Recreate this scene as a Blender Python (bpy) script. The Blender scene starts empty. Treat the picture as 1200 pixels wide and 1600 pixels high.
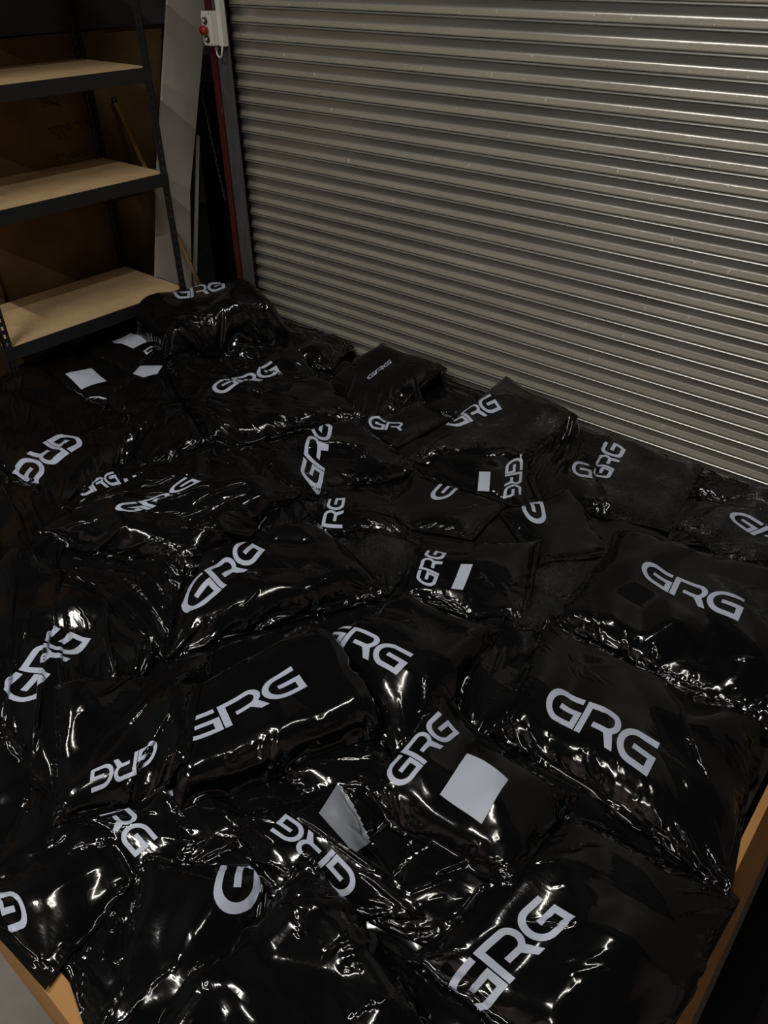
import bpy, bmesh, math, random
import numpy as np
from mathutils import Vector, Matrix

# ------------------------------------------------------------------ camera
F_PX, CX, CY = 1204.0, 600.0, 800.0
_v1 = np.array([-1180 - CX, -67 - CY, F_PX]); _v2 = np.array([1850 - CX, -94 - CY, F_PX])
_X = -_v1 / np.linalg.norm(_v1); _Y = _v2 / np.linalg.norm(_v2)
_Z = np.cross(_X, _Y); _Z /= np.linalg.norm(_Z)
if _Z[1] > 0: _Z = -_Z
_U, _S, _V = np.linalg.svd(np.stack([_X, _Y, _Z])); R3 = _U @ _V      # camera(x right,y down,z fwd) -> world
def ray(p): return R3 @ np.array([p[0] - CX, p[1] - CY, F_PX])
def onx(p, x): r = ray(p); return r * x / r[0]
def ony(p, y): r = ray(p); return r * y / r[1]
def onz(p, z): r = ray(p); return r * z / r[2]
def project(P):
    c = np.asarray(P) @ R3
    return np.stack([CX + F_PX * c[..., 0] / c[..., 2], CY + F_PX * c[..., 1] / c[..., 2]], -1)

scene = bpy.context.scene
cam_d = bpy.data.cameras.new('camera'); cam = bpy.data.objects.new('camera', cam_d)
scene.collection.objects.link(cam); scene.camera = cam
cr, cd, cf = R3[:, 0], R3[:, 1], R3[:, 2]
cam.matrix_world = Matrix([[cr[0], -cd[0], -cf[0], 0], [cr[1], -cd[1], -cf[1], 0], [cr[2], -cd[2], -cf[2], 0], [0, 0, 0, 1]])
cam_d.sensor_fit = 'VERTICAL'; cam_d.sensor_height = 36.0; cam_d.sensor_width = 27.0
cam_d.lens = F_PX / 1600.0 * 36.0; cam_d.clip_start = 0.02; cam_d.clip_end = 60

# ------------------------------------------------------------------ world, exposure
w = bpy.data.worlds.new('world'); scene.world = w; w.use_nodes = True
w.node_tree.nodes['Background'].inputs[0].default_value = (0.9, 0.85, 0.8, 1)
w.node_tree.nodes['Background'].inputs[1].default_value = 0.0
vs = scene.view_settings
vs.view_transform = 'Standard'; vs.look = 'None'; vs.exposure = -0.13; vs.gamma = 1.0; vs.use_curve_mapping = False
try:
    scene.cycles.use_denoising = True
    scene.cycles.max_bounces = 6
    scene.cycles.sample_clamp_indirect = 4.0
except Exception: pass

# ------------------------------------------------------------------ helpers
COL = scene.collection
def linkmesh(name, me, mat=None, parent=None):
    o = bpy.data.objects.new(name, me); COL.objects.link(o)
    if mat: me.materials.append(mat)
    if parent: o.parent = parent
    return o
def obj(name, bm, mat=None, parent=None, smooth=False):
    me = bpy.data.meshes.new(name); bm.to_mesh(me); bm.free()
    if smooth: me.polygons.foreach_set('use_smooth', [True] * len(me.polygons))
    return linkmesh(name, me, mat, parent)
def tag(o, label=None, cat=None, group=None, kind=None):
    if label: o['label'] = label
    if cat: o['category'] = cat
    if group: o['group'] = group
    if kind: o['kind'] = kind
    return o
def empty(name, loc):
    o = bpy.data.objects.new(name, None); COL.objects.link(o); o.location = loc; o.empty_display_size = .05
    return o
def box(bm, a, b):
    x0, y0, z0 = a; x1, y1, z1 = b
    v = [bm.verts.new(p) for p in ((x0,y0,z0),(x1,y0,z0),(x1,y1,z0),(x0,y1,z0),(x0,y0,z1),(x1,y0,z1),(x1,y1,z1),(x0,y1,z1))]
    for f in ((0,3,2,1),(4,5,6,7),(0,1,5,4),(1,2,6,5),(2,3,7,6),(3,0,4,7)): bm.faces.new([v[i] for i in f])
def bevel(bm, w=.003, seg=2):
    bmesh.ops.bevel(bm, geom=bm.edges[:], offset=w, segments=seg, affect='EDGES', profile=.5, clamp_overlap=True)
def boxobj(name, a, b, mat, parent=None, bev=0.0):
    bm = bmesh.new(); o = Vector(parent.location) if parent is not None and parent.type == 'EMPTY' else Vector((0, 0, 0))
    box(bm, tuple(Vector(a) - o), tuple(Vector(b) - o))
    if bev: bevel(bm, bev)
    return obj(name, bm, mat, parent)
def tube(bm, pts, r, seg=10, cap=True):
    pts = [Vector(p) for p in pts]; rings = []
    up = Vector((0, 0, 1))
    for i, p in enumerate(pts):
        t = (pts[min(i+1, len(pts)-1)] - pts[max(i-1, 0)]).normalized()
        a = t.cross(up)
        if a.length < 1e-3: a = t.cross(Vector((1, 0, 0)))
        a.normalize(); b = t.cross(a).normalized()
        rr = r[i] if isinstance(r, (list, tuple)) else r
        rings.append([bm.verts.new(p + a * rr * math.cos(2*math.pi*k/seg) + b * rr * math.sin(2*math.pi*k/seg)) for k in range(seg)])
    for i in range(len(rings) - 1):
        for k in range(seg):
            bm.faces.new((rings[i][k], rings[i][(k+1) % seg], rings[i+1][(k+1) % seg], rings[i+1][k]))
    if cap:
        bm.faces.new(rings[0][::-1]); bm.faces.new(rings[-1])

# ------------------------------------------------------------------ materials
def mat(name, col, rough=.5, metal=0., spec=.5, build=None, **kw):
    m = bpy.data.materials.new(name); m.use_nodes = True
    nt = m.node_tree; b = nt.nodes['Principled BSDF']
    b.inputs['Base Color'].default_value = (*col, 1); b.inputs['Roughness'].default_value = rough
    b.inputs['Metallic'].default_value = metal; b.inputs['Specular IOR Level'].default_value = spec
    for k, v in kw.items(): b.inputs[k].default_value = v
    if build: build(nt, b)
    return m
def N(nt, t, **kw):
    n = nt.nodes.new(t)
    for k, v in kw.items():
        if k in n.inputs: n.inputs[k].default_value = v
        else: setattr(n, k, v)
    return n
def coords(nt, scale=(1, 1, 1), gen='Object', rot=(0, 0, 0)):
    tc = N(nt, 'ShaderNodeTexCoord'); mp = N(nt, 'ShaderNodeMapping'); mp.inputs['Scale'].default_value = scale
    mp.inputs['Rotation'].default_value = rot
    nt.links.new(tc.outputs[gen], mp.inputs['Vector']); return mp.outputs['Vector']
def noise(nt, vec, scale, detail=4, rough=.55, dist=0.):
    n = N(nt, 'ShaderNodeTexNoise'); n.inputs['Scale'].default_value = scale; n.inputs['Detail'].default_value = detail
    n.inputs['Roughness'].default_value = rough; n.inputs['Distortion'].default_value = dist
    nt.links.new(vec, n.inputs['Vector']); return n.outputs['Fac']
def ramp(nt, fac, stops):
    r = N(nt, 'ShaderNodeValToRGB'); e = r.color_ramp.elements
    while len(e) < len(stops): e.new(.5)
    for i, (p, c) in enumerate(stops):
        e[i].position = p; e[i].color = (*c, 1) if len(c) == 3 else c
    nt.links.new(fac, r.inputs['Fac']); return r.outputs['Color']
def bump(nt, b, h, strength=.3, dist=.002, prev=None):
    n = N(nt, 'ShaderNodeBump'); n.inputs['Strength'].default_value = strength; n.inputs['Distance'].default_value = dist
    nt.links.new(h, n.inputs['Height'])
    if prev: nt.links.new(prev, n.inputs['Normal'])
    nt.links.new(n.outputs['Normal'], b.inputs['Normal']); return n.outputs['Normal']

def film_build(speck):
    def f(nt, b):
        v = coords(nt, (1, 1, 1))
        vs_ = coords(nt, (9, 26, 12), rot=(0, 0, .7))
        n1 = noise(nt, vs_, 1.0, 3, .5, .6)
        pr = bump(nt, b, n1, .22, .004)
        n2 = noise(nt, v, 55, 2, .5, 1.2)
        pr = bump(nt, b, n2, .10 if not speck else .4, .0012, pr)
        if speck:
            n3 = noise(nt, coords(nt, (62, 95, 62), rot=(0, 0, .5)), 1.0, 2, .5, 2.0)
            msk = noise(nt, v, 5.5, 2)
            mr = ramp(nt, msk, [(.36, (0, 0, 0)), (.50, (1, 1, 1))])
            mul = N(nt, 'ShaderNodeMath', operation='MULTIPLY'); nt.links.new(n3, mul.inputs[0]); nt.links.new(mr, mul.inputs[1])
            bump(nt, b, mul.outputs[0], 1.0, .022, pr)
        rn = noise(nt, v, 3.0, 2)
        mr = N(nt, 'ShaderNodeMapRange'); mr.inputs['To Min'].default_value = .05; mr.inputs['To Max'].default_value = .17
        nt.links.new(rn, mr.inputs['Value']); nt.links.new(mr.outputs[0], b.inputs['Roughness'])
    return f
M_FILM = mat('black_polythene', (.0045, .0045, .005), .18, 0, .5, film_build(False))
M_SPECK = mat('black_polythene_rippled', (.005, .005, .0055), .2, 0, .8, film_build(True))
M_LOGO = mat('pale_grey_ink', (.50, .56, .70), .42, 0, .4)
def label_build(nt, b):
    v = coords(nt); bump(nt, b, noise(nt, v, 14, 3), .4, .004)
M_LABEL = mat('blank_label_paper', (.50, .56, .68), .5, 0, .3, label_build)
M_LABELG = mat('shiny_grey_label', (.22, .245, .29), .32, 0, .5, label_build)
def card_build(nt, b):
    v = coords(nt, (1, 1, 1)); n = noise(nt, v, 3, 5)
    c = ramp(nt, n, [(.3, (.40, .205, .07)), (.7, (.52, .285, .11))]); nt.links.new(c, b.inputs['Base Color'])
    wv = N(nt, 'ShaderNodeTexWave'); wv.inputs['Scale'].default_value = 60; nt.links.new(coords(nt), wv.inputs['Vector'])
    bump(nt, b, wv.outputs['Fac'], .06, .001)
M_CARD = mat('corrugated_cardboard', (.5, .28, .1), .75, 0, .25, card_build)
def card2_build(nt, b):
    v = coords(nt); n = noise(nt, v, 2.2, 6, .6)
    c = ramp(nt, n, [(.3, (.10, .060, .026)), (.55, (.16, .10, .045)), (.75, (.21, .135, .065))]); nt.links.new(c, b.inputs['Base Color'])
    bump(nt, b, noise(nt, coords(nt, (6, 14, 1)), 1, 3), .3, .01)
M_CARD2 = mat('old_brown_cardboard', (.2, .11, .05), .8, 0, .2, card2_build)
def osb_build(nt, b):
    v = coords(nt, (1, 1, 1)); n = noise(nt, v, 120, 3, .7); n2 = noise(nt, v, 6, 3)
    c = ramp(nt, n, [(.3, (.50, .35, .19)), (.7, (.70, .51, .30))])
    c2 = ramp(nt, n2, [(.3, (.85, .83, .8)), (.7, (1, 1, 1))])
    mx = N(nt, 'ShaderNodeMix', data_type='RGBA', blend_type='MULTIPLY'); mx.inputs['Factor'].default_value = 1
    nt.links.new(c, mx.inputs['A']); nt.links.new(c2, mx.inputs['B']); nt.links.new(mx.outputs['Result'], b.inputs['Base Color'])
    bump(nt, b, n, .15, .001)
M_BOARD = mat('chipboard', (.5, .35, .2), .7, 0, .3, osb_build)
M_STEELBLK = mat('black_powder_coat', (.012, .013, .015), .45, 0, .5)
def slat_build(nt, b):
    v = coords(nt, (.8, 1, 9)); n = noise(nt, v, 2.0, 6, .65)
    tc = N(nt, 'ShaderNodeTexCoord'); sx = N(nt, 'ShaderNodeSeparateXYZ'); nt.links.new(tc.outputs['Object'], sx.inputs[0])
    def M(op, a, b_=None):
        m = N(nt, 'ShaderNodeMath', operation=op)
        for i_, q in enumerate((a, b_)):
            if q is None: continue
            if isinstance(q, (int, float)): m.inputs[i_].default_value = q
            else: nt.links.new(q, m.inputs[i_])
        return m.outputs[0]
    # height within one lath: 0 at its top, 1 at its bottom; settled dust lies on the upward-facing lower half
    fr = M('FRACT', M('MULTIPLY', M('SUBTRACT', SLAT_TOP, sx.outputs['Z']), 1/.075))
    fr = M('ADD', fr, M('MULTIPLY', M('SUBTRACT', noise(nt, coords(nt, (40, 40, 40)), 1.0, 3), .5), .05))
    dust = ramp(nt, fr, [(.615, (0, 0, 0)), (.65, (1, 1, 1)), (.90, (1, 1, 1)), (.93, (0, 0, 0))])
    metal = ramp(nt, n, [(.25, (.38, .385, .365)), (.6, (.48, .485, .46)), (.8, (.56, .56, .54))])
    dcol = ramp(nt, n, [(.25, (.20, .192, .150)), (.7, (.29, .28, .225))])
    mx = N(nt, 'ShaderNodeMix', data_type='RGBA'); nt.links.new(dust, mx.inputs['Factor']); nt.links.new(metal, mx.inputs['A']); nt.links.new(dcol, mx.inputs['B'])
    sp = noise(nt, coords(nt, (60, 60, 18)), 1.0, 2, .6); sr = ramp(nt, sp, [(.68, (0, 0, 0)), (.74, (1, 1, 1))])
    mx2 = N(nt, 'ShaderNodeMix', data_type='RGBA'); nt.links.new(sr, mx2.inputs['Factor']); nt.links.new(mx.outputs['Result'], mx2.inputs['A'])
    mx2.inputs['B'].default_value = (.5, .49, .46, 1); nt.links.new(mx2.outputs['Result'], b.inputs['Base Color'])
    inv = M('SUBTRACT', 1.0, dust)
    nt.links.new(M('MULTIPLY', inv, .68), b.inputs['Metallic'])
    nt.links.new(M('ADD', M('MULTIPLY', dust, .22), M('ADD', .25, M('MULTIPLY', n, .12))), b.inputs['Roughness'])
    bump(nt, b, noise(nt, coords(nt, (2, 30, 30)), 3, 3), .10, .002)
SLAT_TOP = -0.2395 + 6 * .075 + 2.75
M_SLAT = mat('galvanised_steel', (.45, .43, .38), .33, .55, .5, slat_build)
def wall_build(nt, b):
    c = ramp(nt, noise(nt, coords(nt), 2, 5), [(.3, (.035, .036, .038)), (.7, (.06, .061, .063))]); nt.links.new(c, b.inputs['Base Color'])
M_WALLD = mat('dark_grey_cladding', (.05, .05, .052), .7, 0, .3, wall_build)
M_WALLR = mat('warm_painted_blockwork', (.72, .58, .54), .8, 0, .2)
M_CEIL = mat('dark_ceiling', (.05, .05, .05), .9)
def conc_build(nt, b):
    c = ramp(nt, noise(nt, coords(nt), 5, 8, .6), [(.3, (.20, .195, .185)), (.7, (.27, .262, .25))]); nt.links.new(c, b.inputs['Base Color'])
M_CONC = mat('concrete', (.24, .235, .22), .75, 0, .3, conc_build)
def guide_build(nt, b):
    c = ramp(nt, noise(nt, coords(nt, (6, 6, 2)), 3, 6, .7), [(.35, (.075, .077, .082)), (.72, (.12, .122, .13))]); nt.links.new(c, b.inputs['Base Color'])
M_GUIDE = mat('painted_grey_steel', (.1, .1, .11), .5, .3, .5, guide_build)
def red_build(nt, b):
    c = ramp(nt, noise(nt, coords(nt, (10, 10, 4)), 2, 6, .7), [(.40, (.055, .006, .005)), (.62, (.07, .010, .009)), (.68, (.16, .13, .115))]); nt.links.new(c, b.inputs['Base Color'])
M_RED = mat('chipped_red_paint', (.18, .015, .012), .55, 0, .4, red_build)
def panel_build(nt, b):
    c = ramp(nt, noise(nt, coords(nt, (1, 1, .6)), 2, 5), [(.3, (.42, .40, .36)), (.7, (.50, .475, .43))]); nt.links.new(c, b.inputs['Base Color'])
M_PANEL = mat('off_white_board', (.48, .45, .4), .6, 0, .3, panel_build)
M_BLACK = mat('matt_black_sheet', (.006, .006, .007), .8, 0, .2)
def wood_build(nt, b):
    c = ramp(nt, noise(nt, coords(nt, (20, 20, 2)), 2, 4), [(.3, (.26, .14, .05)), (.7, (.40, .24, .10))]); nt.links.new(c, b.inputs['Base Color'])
M_WOOD = mat('turned_wood', (.35, .2, .08), .6, 0, .3, wood_build)
M_WHITEPL = mat('white_plastic', (.62, .61, .57), .45, 0, .5)
M_BLKPL = mat('black_plastic', (.01, .01, .01), .35, 0, .5)
M_REDPL = mat('red_plastic', (.30, .012, .010), .4, 0, .5)
M_GREYPL = mat('grey_plastic_gland', (.22, .22, .21), .5)
M_CHAIN = mat('dull_chain_steel', (.16, .16, .155), .45, .7)
M_INK = mat('black_marker', (.012, .010, .008), .7)
M_TUBE = bpy.data.materials.new('lit_tube'); M_TUBE.use_nodes = True
_b = M_TUBE.node_tree.nodes['Principled BSDF']; _b.inputs['Emission Color'].default_value = (1, .93, .80, 1); _b.inputs['Emission Strength'].default_value = 1.0
M_LAMPBODY = mat('white_lamp_housing', (.7, .7, .68), .5)

# ------------------------------------------------------------------ lamps (tube battens under the ceiling)
ZC = 2.3
def tube_lamp(loc, length, along, power, label, tilt=None):
    e = empty('batten_light', loc)
    tag(e, label, 'ceiling light', 'ceiling battens')
    d = (length / 2, .05, .02) if along == 'x' else (.05, length / 2, .02)
    boxobj('housing', (loc[0]-d[0], loc[1]-d[1], loc[2]+.03), (loc[0]+d[0], loc[1]+d[1], loc[2]+.08), M_LAMPBODY, e)
    L = bpy.data.lights.new('lamp', 'AREA'); L.shape = 'RECTANGLE'
    L.size = length if along == 'x' else .06; L.size_y = .06 if along == 'x' else length
    L.energy = power; L.color = (1, .95, .86)
    lo = bpy.data.objects.new('lamp', L); COL.objects.link(lo); lo.parent = e; lo.location = (0, 0, .02)
    return e
tube_lamp((-1.15, 1.3, ZC), 1.5, 'y', 38, 'ceiling batten over the middle of the box')
tube_lamp((-2.5, -.5, ZC), 1.5, 'x', 82, 'ceiling batten over the left end of the box')
tube_lamp((-.45, -3.2, ZC), 1.5, 'x', 90, 'ceiling batten behind the camera')

# ------------------------------------------------------------------ structure
FLOOR_Z = -2.75; YS = 3.1888; XL = -4.82; YB = 3.66
def struct(name, a, b, m):
    return tag(boxobj(name, a, b, m), kind='structure')
struct('floor', (XL-.1, -5, FLOOR_Z-.1), (4, YB+.3, FLOOR_Z), M_CONC)
struct('ceiling', (XL-.1, -5, 2.45), (4, YB+.3, 2.55), M_CEIL)
struct('wall_left', (XL-.1, -5, FLOOR_Z), (XL, YB, 2.45), M_WALLD)
struct('wall_rear', (XL-.1, -5.1, FLOOR_Z), (4, -5, 2.45), M_WALLR)
struct('wall_right', (3.9, -5, FLOOR_Z), (4, YB, 2.45), M_WALLR)
struct('wall_back', (XL-.1, YB, FLOOR_Z), (4, YB+.1, 2.45), M_WALLD)
# lintel above the shutter opening
struct('trim_1', (-3.85, YS+.04, .55), (3.9, YB, 2.45), M_WALLD)

# roller shutter: one curtain, the laths are its surface; profile per lath (z down from the seam)
def shutter():
    root = empty('door_1', (-.5, YS, FLOOR_Z)); tag(root, kind='structure')
    pitch = .075; z0 = -0.2395 + 6 * pitch
    prof = [(0.0, .0), (.0008, -.004), (.0022, -.0068), (.0040, -.0078), (.0056, -.0068), (.0066, -.004), (.0070, .003), (.0082, .0045), (.0098, .0015)]
    for k in range(0, 16):
        t = k / 15; s_ = (t - .53) / .5
        prof.append((.0105 + t * .0565, .0135 * (1 - math.sqrt(s_*s_ + .012)) + .0012 - .0015*t))
    prof += [(.0676, -.0045), (.0686, -.0042), (.0692, .003), (.0700, .009), (.0735, .009), (.0746, .004)]
    x0, x1 = -3.735, 3.8; n = 43
    bm = bmesh.new(); xs = [x0 + (x1 - x0) * i / 60 for i in range(61)]
    rows = []
    rnd = random.Random(5)
    zz = []
    for s in range(n):
        for (dz, dy) in prof: zz.append((z0 - s * pitch - dz, YS + dy, s))
    for (z, y, s) in zz:
        off = 0.006 * (rnd.random() if False else math.sin(s * 12.9898) )
        rows.append([bm.verts.new((x + (off if i == 0 else 0) + .5, y - YS, z - FLOOR_Z)) for i, x in enumerate(xs)])
    for a, b_ in zip(rows, rows[1:]):
        for i in range(len(xs) - 1): bm.faces.new((a[i], a[i+1], b_[i+1], b_[i]))
    c = obj('curtain', bm, M_SLAT, root, True)
    md = c.modifiers.new('thick', 'SOLIDIFY'); md.thickness = .0015; md.offset = -1
    try:
        c.data.set_sharp_from_angle(angle=math.radians(50))
    except Exception: pass
    # end locks seen as little notches at the left edge
    bm = bmesh.new()
    for s in range(n):
        z = z0 - s * pitch - .038
        box(bm, (x0 - .014 + .5, -.006, z - FLOOR_Z - .018), (x0 + .5 - .001, .006, z - FLOOR_Z + .018))
    obj('end_lock', bm, M_BLACK, root)
shutter()

# steel guide and red jamb at the left of the shutter
g = empty('trim_2', (-3.75, 3.13, FLOOR_Z)); tag(g, kind='structure')
boxobj('guide_channel', (-3.795, 3.135, FLOOR_Z), (-3.70, 3.15, 2.4), M_GUIDE, g, .002)
boxobj('guide_back', (-3.80, 3.15, FLOOR_Z), (-3.788, 3.30, 2.4), M_GUIDE, g)
boxobj('guide_inner', (-3.795, 3.225, FLOOR_Z), (-3.68, 3.235, 2.4), M_BLACK, g)
j = tag(boxobj('trim_3', (-3.836, 3.12, FLOOR_Z), (-3.797, 3.34, 2.4), M_RED, None, .002), kind='structure')

# ------------------------------------------------------------------ shelving rack
def rack():
    xf, xb = -4.0, -4.64; yr, yl = 2.835, 1.63
    root = empty('shelving_rack', (-4.3, 2.23, FLOOR_Z)); o = root.location
    tag(root, 'black bolted shelving rack with chipboard shelves in the corner', 'shelving')
    ztop = .75
    def post(x, y, sx, sy):
        bm = bmesh.new(); Wd = .045; th = .003
        # angle section with keyhole slots, built as a strip of cells with real holes
        def leg(axis):
            nz = int((ztop - FLOOR_Z) / .045)
            hole = lambda k: True
            for k in range(nz):
                za = FLOOR_Z + k * .045; zb = za + .045
                h0, h1 = za + .012, za + .034
                segs = [(0, Wd*.36, za, zb), (Wd*.64, Wd, za, zb), (Wd*.36, Wd*.64, za, h0), (Wd*.36, Wd*.64, h1, zb)]
                for (a, b_, z1, z2) in segs:
                    if axis == 'x': p, q = (x, y, z1), (x, y, z2); A = (x + sx*a, y, z1); B = (x + sx*b_, y + sy*th, z2)
                    else: A = (x, y + sy*a, z1); B = (x + sx*th, y + sy*b_, z2)
                    lo = Vector([min(A[i], B[i]) for i in range(3)]) - o; hi = Vector([max(A[i], B[i]) for i in range(3)]) - o
                    box(bm, tuple(lo), tuple(hi))
        leg('x'); leg('y')
        obj('post', bm, M_STEELBLK, root)
    post(xf, yr, -1, -1); post(xf, yl, -1, 1); post(xb, yr, 1, -1); post(xb, yl, 1, 1)
    for z in (.02, -.507, -1.037, -1.713, -2.4):
        for nm, a, b_ in (('beam', (xf-.006, yl, z-.072), (xf+.004, yr, z-.002)), ('beam', (xb-.004, yl, z-.072), (xb+.006, yr, z-.002)),
                          ('beam', (xb, yl-.004, z-.072), (xf, yl+.006, z-.002)), ('beam', (xb, yr-.006, z-.072), (xf, yr+.004, z-.002))):
            boxobj(nm, a, b_, M_STEELBLK, root, .0015)
        boxobj('shelf_board', (xb+.008, yl+.01, z-.012), (xf-.007, yr-.008, z), M_BOARD, root, .001)
rack()

# ------------------------------------------------------------------ things behind the rack
def slab(name, pts, thick, normal, m, label, cat, group=None, sub=1):
    bm = bmesh.new(); nv = Vector(normal) * thick
    f = [bm.verts.new(p) for p in pts]; b_ = [bm.verts.new(Vector(p) + nv) for p in pts]
    n = len(pts); bm.faces.new(f); bm.faces.new(b_[::-1])
    for i in range(n): bm.faces.new((f[i], b_[i], b_[(i+1) % n], f[(i+1) % n]))
    bmesh.ops.recalc_face_normals(bm, faces=bm.faces)
    return tag(obj(name, bm, m), label, cat, group)
XC = -4.72
# flattened cardboard boxes standing behind the rack
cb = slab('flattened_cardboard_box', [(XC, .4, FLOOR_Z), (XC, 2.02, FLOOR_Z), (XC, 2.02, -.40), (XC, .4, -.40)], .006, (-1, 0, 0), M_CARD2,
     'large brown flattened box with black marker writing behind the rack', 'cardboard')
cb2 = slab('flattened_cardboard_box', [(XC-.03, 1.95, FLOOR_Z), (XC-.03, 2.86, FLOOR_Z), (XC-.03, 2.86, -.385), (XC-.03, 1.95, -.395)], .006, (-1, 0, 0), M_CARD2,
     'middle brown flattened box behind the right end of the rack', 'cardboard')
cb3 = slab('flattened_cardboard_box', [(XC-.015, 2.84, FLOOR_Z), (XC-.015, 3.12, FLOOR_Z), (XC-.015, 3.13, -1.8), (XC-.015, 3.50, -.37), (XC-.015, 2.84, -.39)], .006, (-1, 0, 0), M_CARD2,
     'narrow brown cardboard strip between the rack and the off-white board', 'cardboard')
for p_, q_ in (((0, 63), (38, 60)),):
    pass
# grey rail along the wall above the cardboard
rl = boxobj('wall_rail', (XL, .2, -.375), (XL+.12, 3.55, -.12), M_WALLD)
tag(rl, 'dark grey horizontal rail on the wall above the cardboard', 'rail')
# marker writing
def writing(parent, strokes, X):
    bm = bmesh.new()
    for s in strokes:
        pts = [onx(p, X + .0015) for p in s]
        tube(bm, [tuple(p) for p in pts], .0022, 5)
    obj('marker_writing', bm, M_INK, parent)
def S(x0, y0, k, pts): return [(x0 + a / k, y0 + b / k) for a, b in pts]
k = 4.8
wr = [S(0,140,k,[(255,60),(300,80),(345,95),(325,115),(310,130),(330,133),(360,115),(345,95)]), S(0,140,k,[(290,60),(340,75),(385,100),(400,112)]),
      S(0,140,k,[(320,50),(380,85),(420,105),(465,130)]), S(0,140,k,[(400,45),(430,60),(440,80),(430,105),(400,115)]), S(0,140,k,[(365,110),(395,100),(430,115)]),
      S(0,140,k,[(358,292),(410,285),(437,268),(425,300),(440,335),(465,365),(428,380)]), S(0,140,k,[(355,292),(400,325),(460,368)]),
      S(0,140,k,[(505,365),(475,330),(455,295),(445,270),(500,290),(538,302),(515,270),(500,250)]),
      S(0,140,k,[(545,262),(565,250),(580,240),(572,258),(590,262)]), S(0,140,k,[(612,315),(612,280),(605,250),(590,235),(572,240),(580,258),(605,262)]),
      S(0,140,k,[(655,280),(635,240),(625,212)]), S(0,140,k,[(625,212),(640,195),(685,188)]), S(0,140,k,[(645,225),(668,258),(690,258)]),
      S(0,140,k,[(462,548),(435,545),(425,510),(418,485),(430,475),(445,495),(460,500),(475,480),(490,478),(505,500),(520,520)]),
      S(0,140,k,[(540,480),(525,495),(535,510),(560,500),(572,485),(555,472),(540,480)]),
      S(0,140,k,[(612,510),(585,480),(565,445),(600,465),(640,490),(660,480),(640,450),(620,435)]),
      S(0,140,k,[(680,490),(665,450),(650,430),(690,425),(725,460)]), S(0,140,k,[(690,470),(700,430),(712,412)])]
writing(cb, wr[:5], XC); writing(cb, wr[5:13], XC); writing(cb, wr[13:], XC)

# off-white board leaning in the corner, and a second one edge-on behind it
XP = -4.30
slab('leaning_board', [tuple(onx((266,-60), XP) ), tuple(onx((331,-60), XP)), tuple(onx((324,0), XP)), tuple(onx((297,300), XP)), tuple(onx((300,470), XP)), tuple(onx((243,470), XP)), tuple(onx((247,259), XP))][::-1],
     .018, (-1, 0, 0), M_PANEL, 'wide off-white board leaning in the corner beside the rack', 'board', 'leaning boards')
slab('leaning_board', [tuple(onx((310,212), XP-.03)), tuple(onx((312,213), XP-.03)), tuple(onx((307,470), XP-.03)), tuple(onx((303,470), XP-.03))][::-1],
     .02, (-1, 0, 0), M_PANEL, 'narrow pale edge of a second board just right of the off-white board', 'board', 'leaning boards')
# black sheet standing in the recess
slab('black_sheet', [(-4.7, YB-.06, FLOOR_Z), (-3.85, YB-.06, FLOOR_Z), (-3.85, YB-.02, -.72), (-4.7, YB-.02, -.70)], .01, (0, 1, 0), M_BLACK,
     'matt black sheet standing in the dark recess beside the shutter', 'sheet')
# broom handle
bm = bmesh.new()
p0, p1 = onx((178, 156), XC+.03), onx((310, 440), -4.16)
p1 = p0 + (p1 - p0) * 1.12
tube(bm, [tuple(p0), tuple((p0+p1)/2), tuple(p1)], .0135, 14)
bh = tag(obj('broom_handle', bm, M_WOOD, None, True), 'round wooden broom handle leaning diagonally behind the rack', 'broom handle')
bm = bmesh.new(); d = (p0 - p1) / np.linalg.norm(p0 - p1)
tube(bm, [tuple(p0 - d*.02), tuple(p0 + d*.008), tuple(p0 + d*.014)], [.0165, .0165, .010], 14); obj('end_cap', bm, M_BLKPL, bh, True)
# chain
bm = bmesh.new()
c0, c1 = ony((314, 136), 3.45), ony((352, 312), 3.45)
nl = 34
for i in range(nl):
    t = (i + .5) / nl; c = c0 * (1-t) + c1 * t; c = c + np.array([0, 0, -.05 * math.sin(math.pi * t)])
    L = np.linalg.norm(c1 - c0) / nl * .68; dr = (c1 - c0) / np.linalg.norm(c1 - c0)
    sd = np.array([1, 0, 0.]) if i % 2 else np.array([0, 1, 0.])
    sd = sd - dr * sd.dot(dr); sd /= np.linalg.norm(sd)
    pts = [tuple(c + dr * L * math.cos(a) * .95 + sd * .007 * math.sin(a)) for a in np.linspace(0, 2 * math.pi, 13)]
    tube(bm, pts, .0016, 5, False)
tag(obj('hanging_chain', bm, M_CHAIN, None, True), 'thin steel chain hanging in the dark recess left of the shutter', 'chain')

# control box with three buttons, conduit and cable loop
ctl = empty('shutter_control_box', (-3.757, 3.08, -.34)); tag(ctl, 'white push-button box with red mushroom button on the shutter guide', 'control box')
boxobj('enclosure', (-3.797, 3.055, -.416), (-3.722, 3.118, -.262), M_WHITEPL, ctl, .004)
def knob(z, x, r, h, m, nm, flare=1.0, parent=ctl):
    bm = bmesh.new(); o = ctl.location
    y = 3.055
    ys = [y, y - h*.5, y - h*.55, y - h]; rs = [r*.8, r*.8, r*flare, r*flare*.86]
    rings = []
    for yy, rr in zip(ys, rs):
        rings.append([bm.verts.new((x + rr*math.cos(a) - o.x, yy - o.y, z + rr*math.sin(a) - o.z)) for a in np.linspace(0, 2*math.pi, 25)[:-1]])
    for A, B in zip(rings, rings[1:]):
        for i in range(24): bm.faces.new((A[i], A[(i+1) % 24], B[(i+1) % 24], B[i]))
    bm.faces.new(rings[-1]); bmesh.ops.recalc_face_normals(bm, faces=bm.faces)
    return obj(nm, bm, m, parent, True)
b1 = knob(-.302, -3.760, .0165, .014, M_BLKPL, 'push_button'); 
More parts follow.
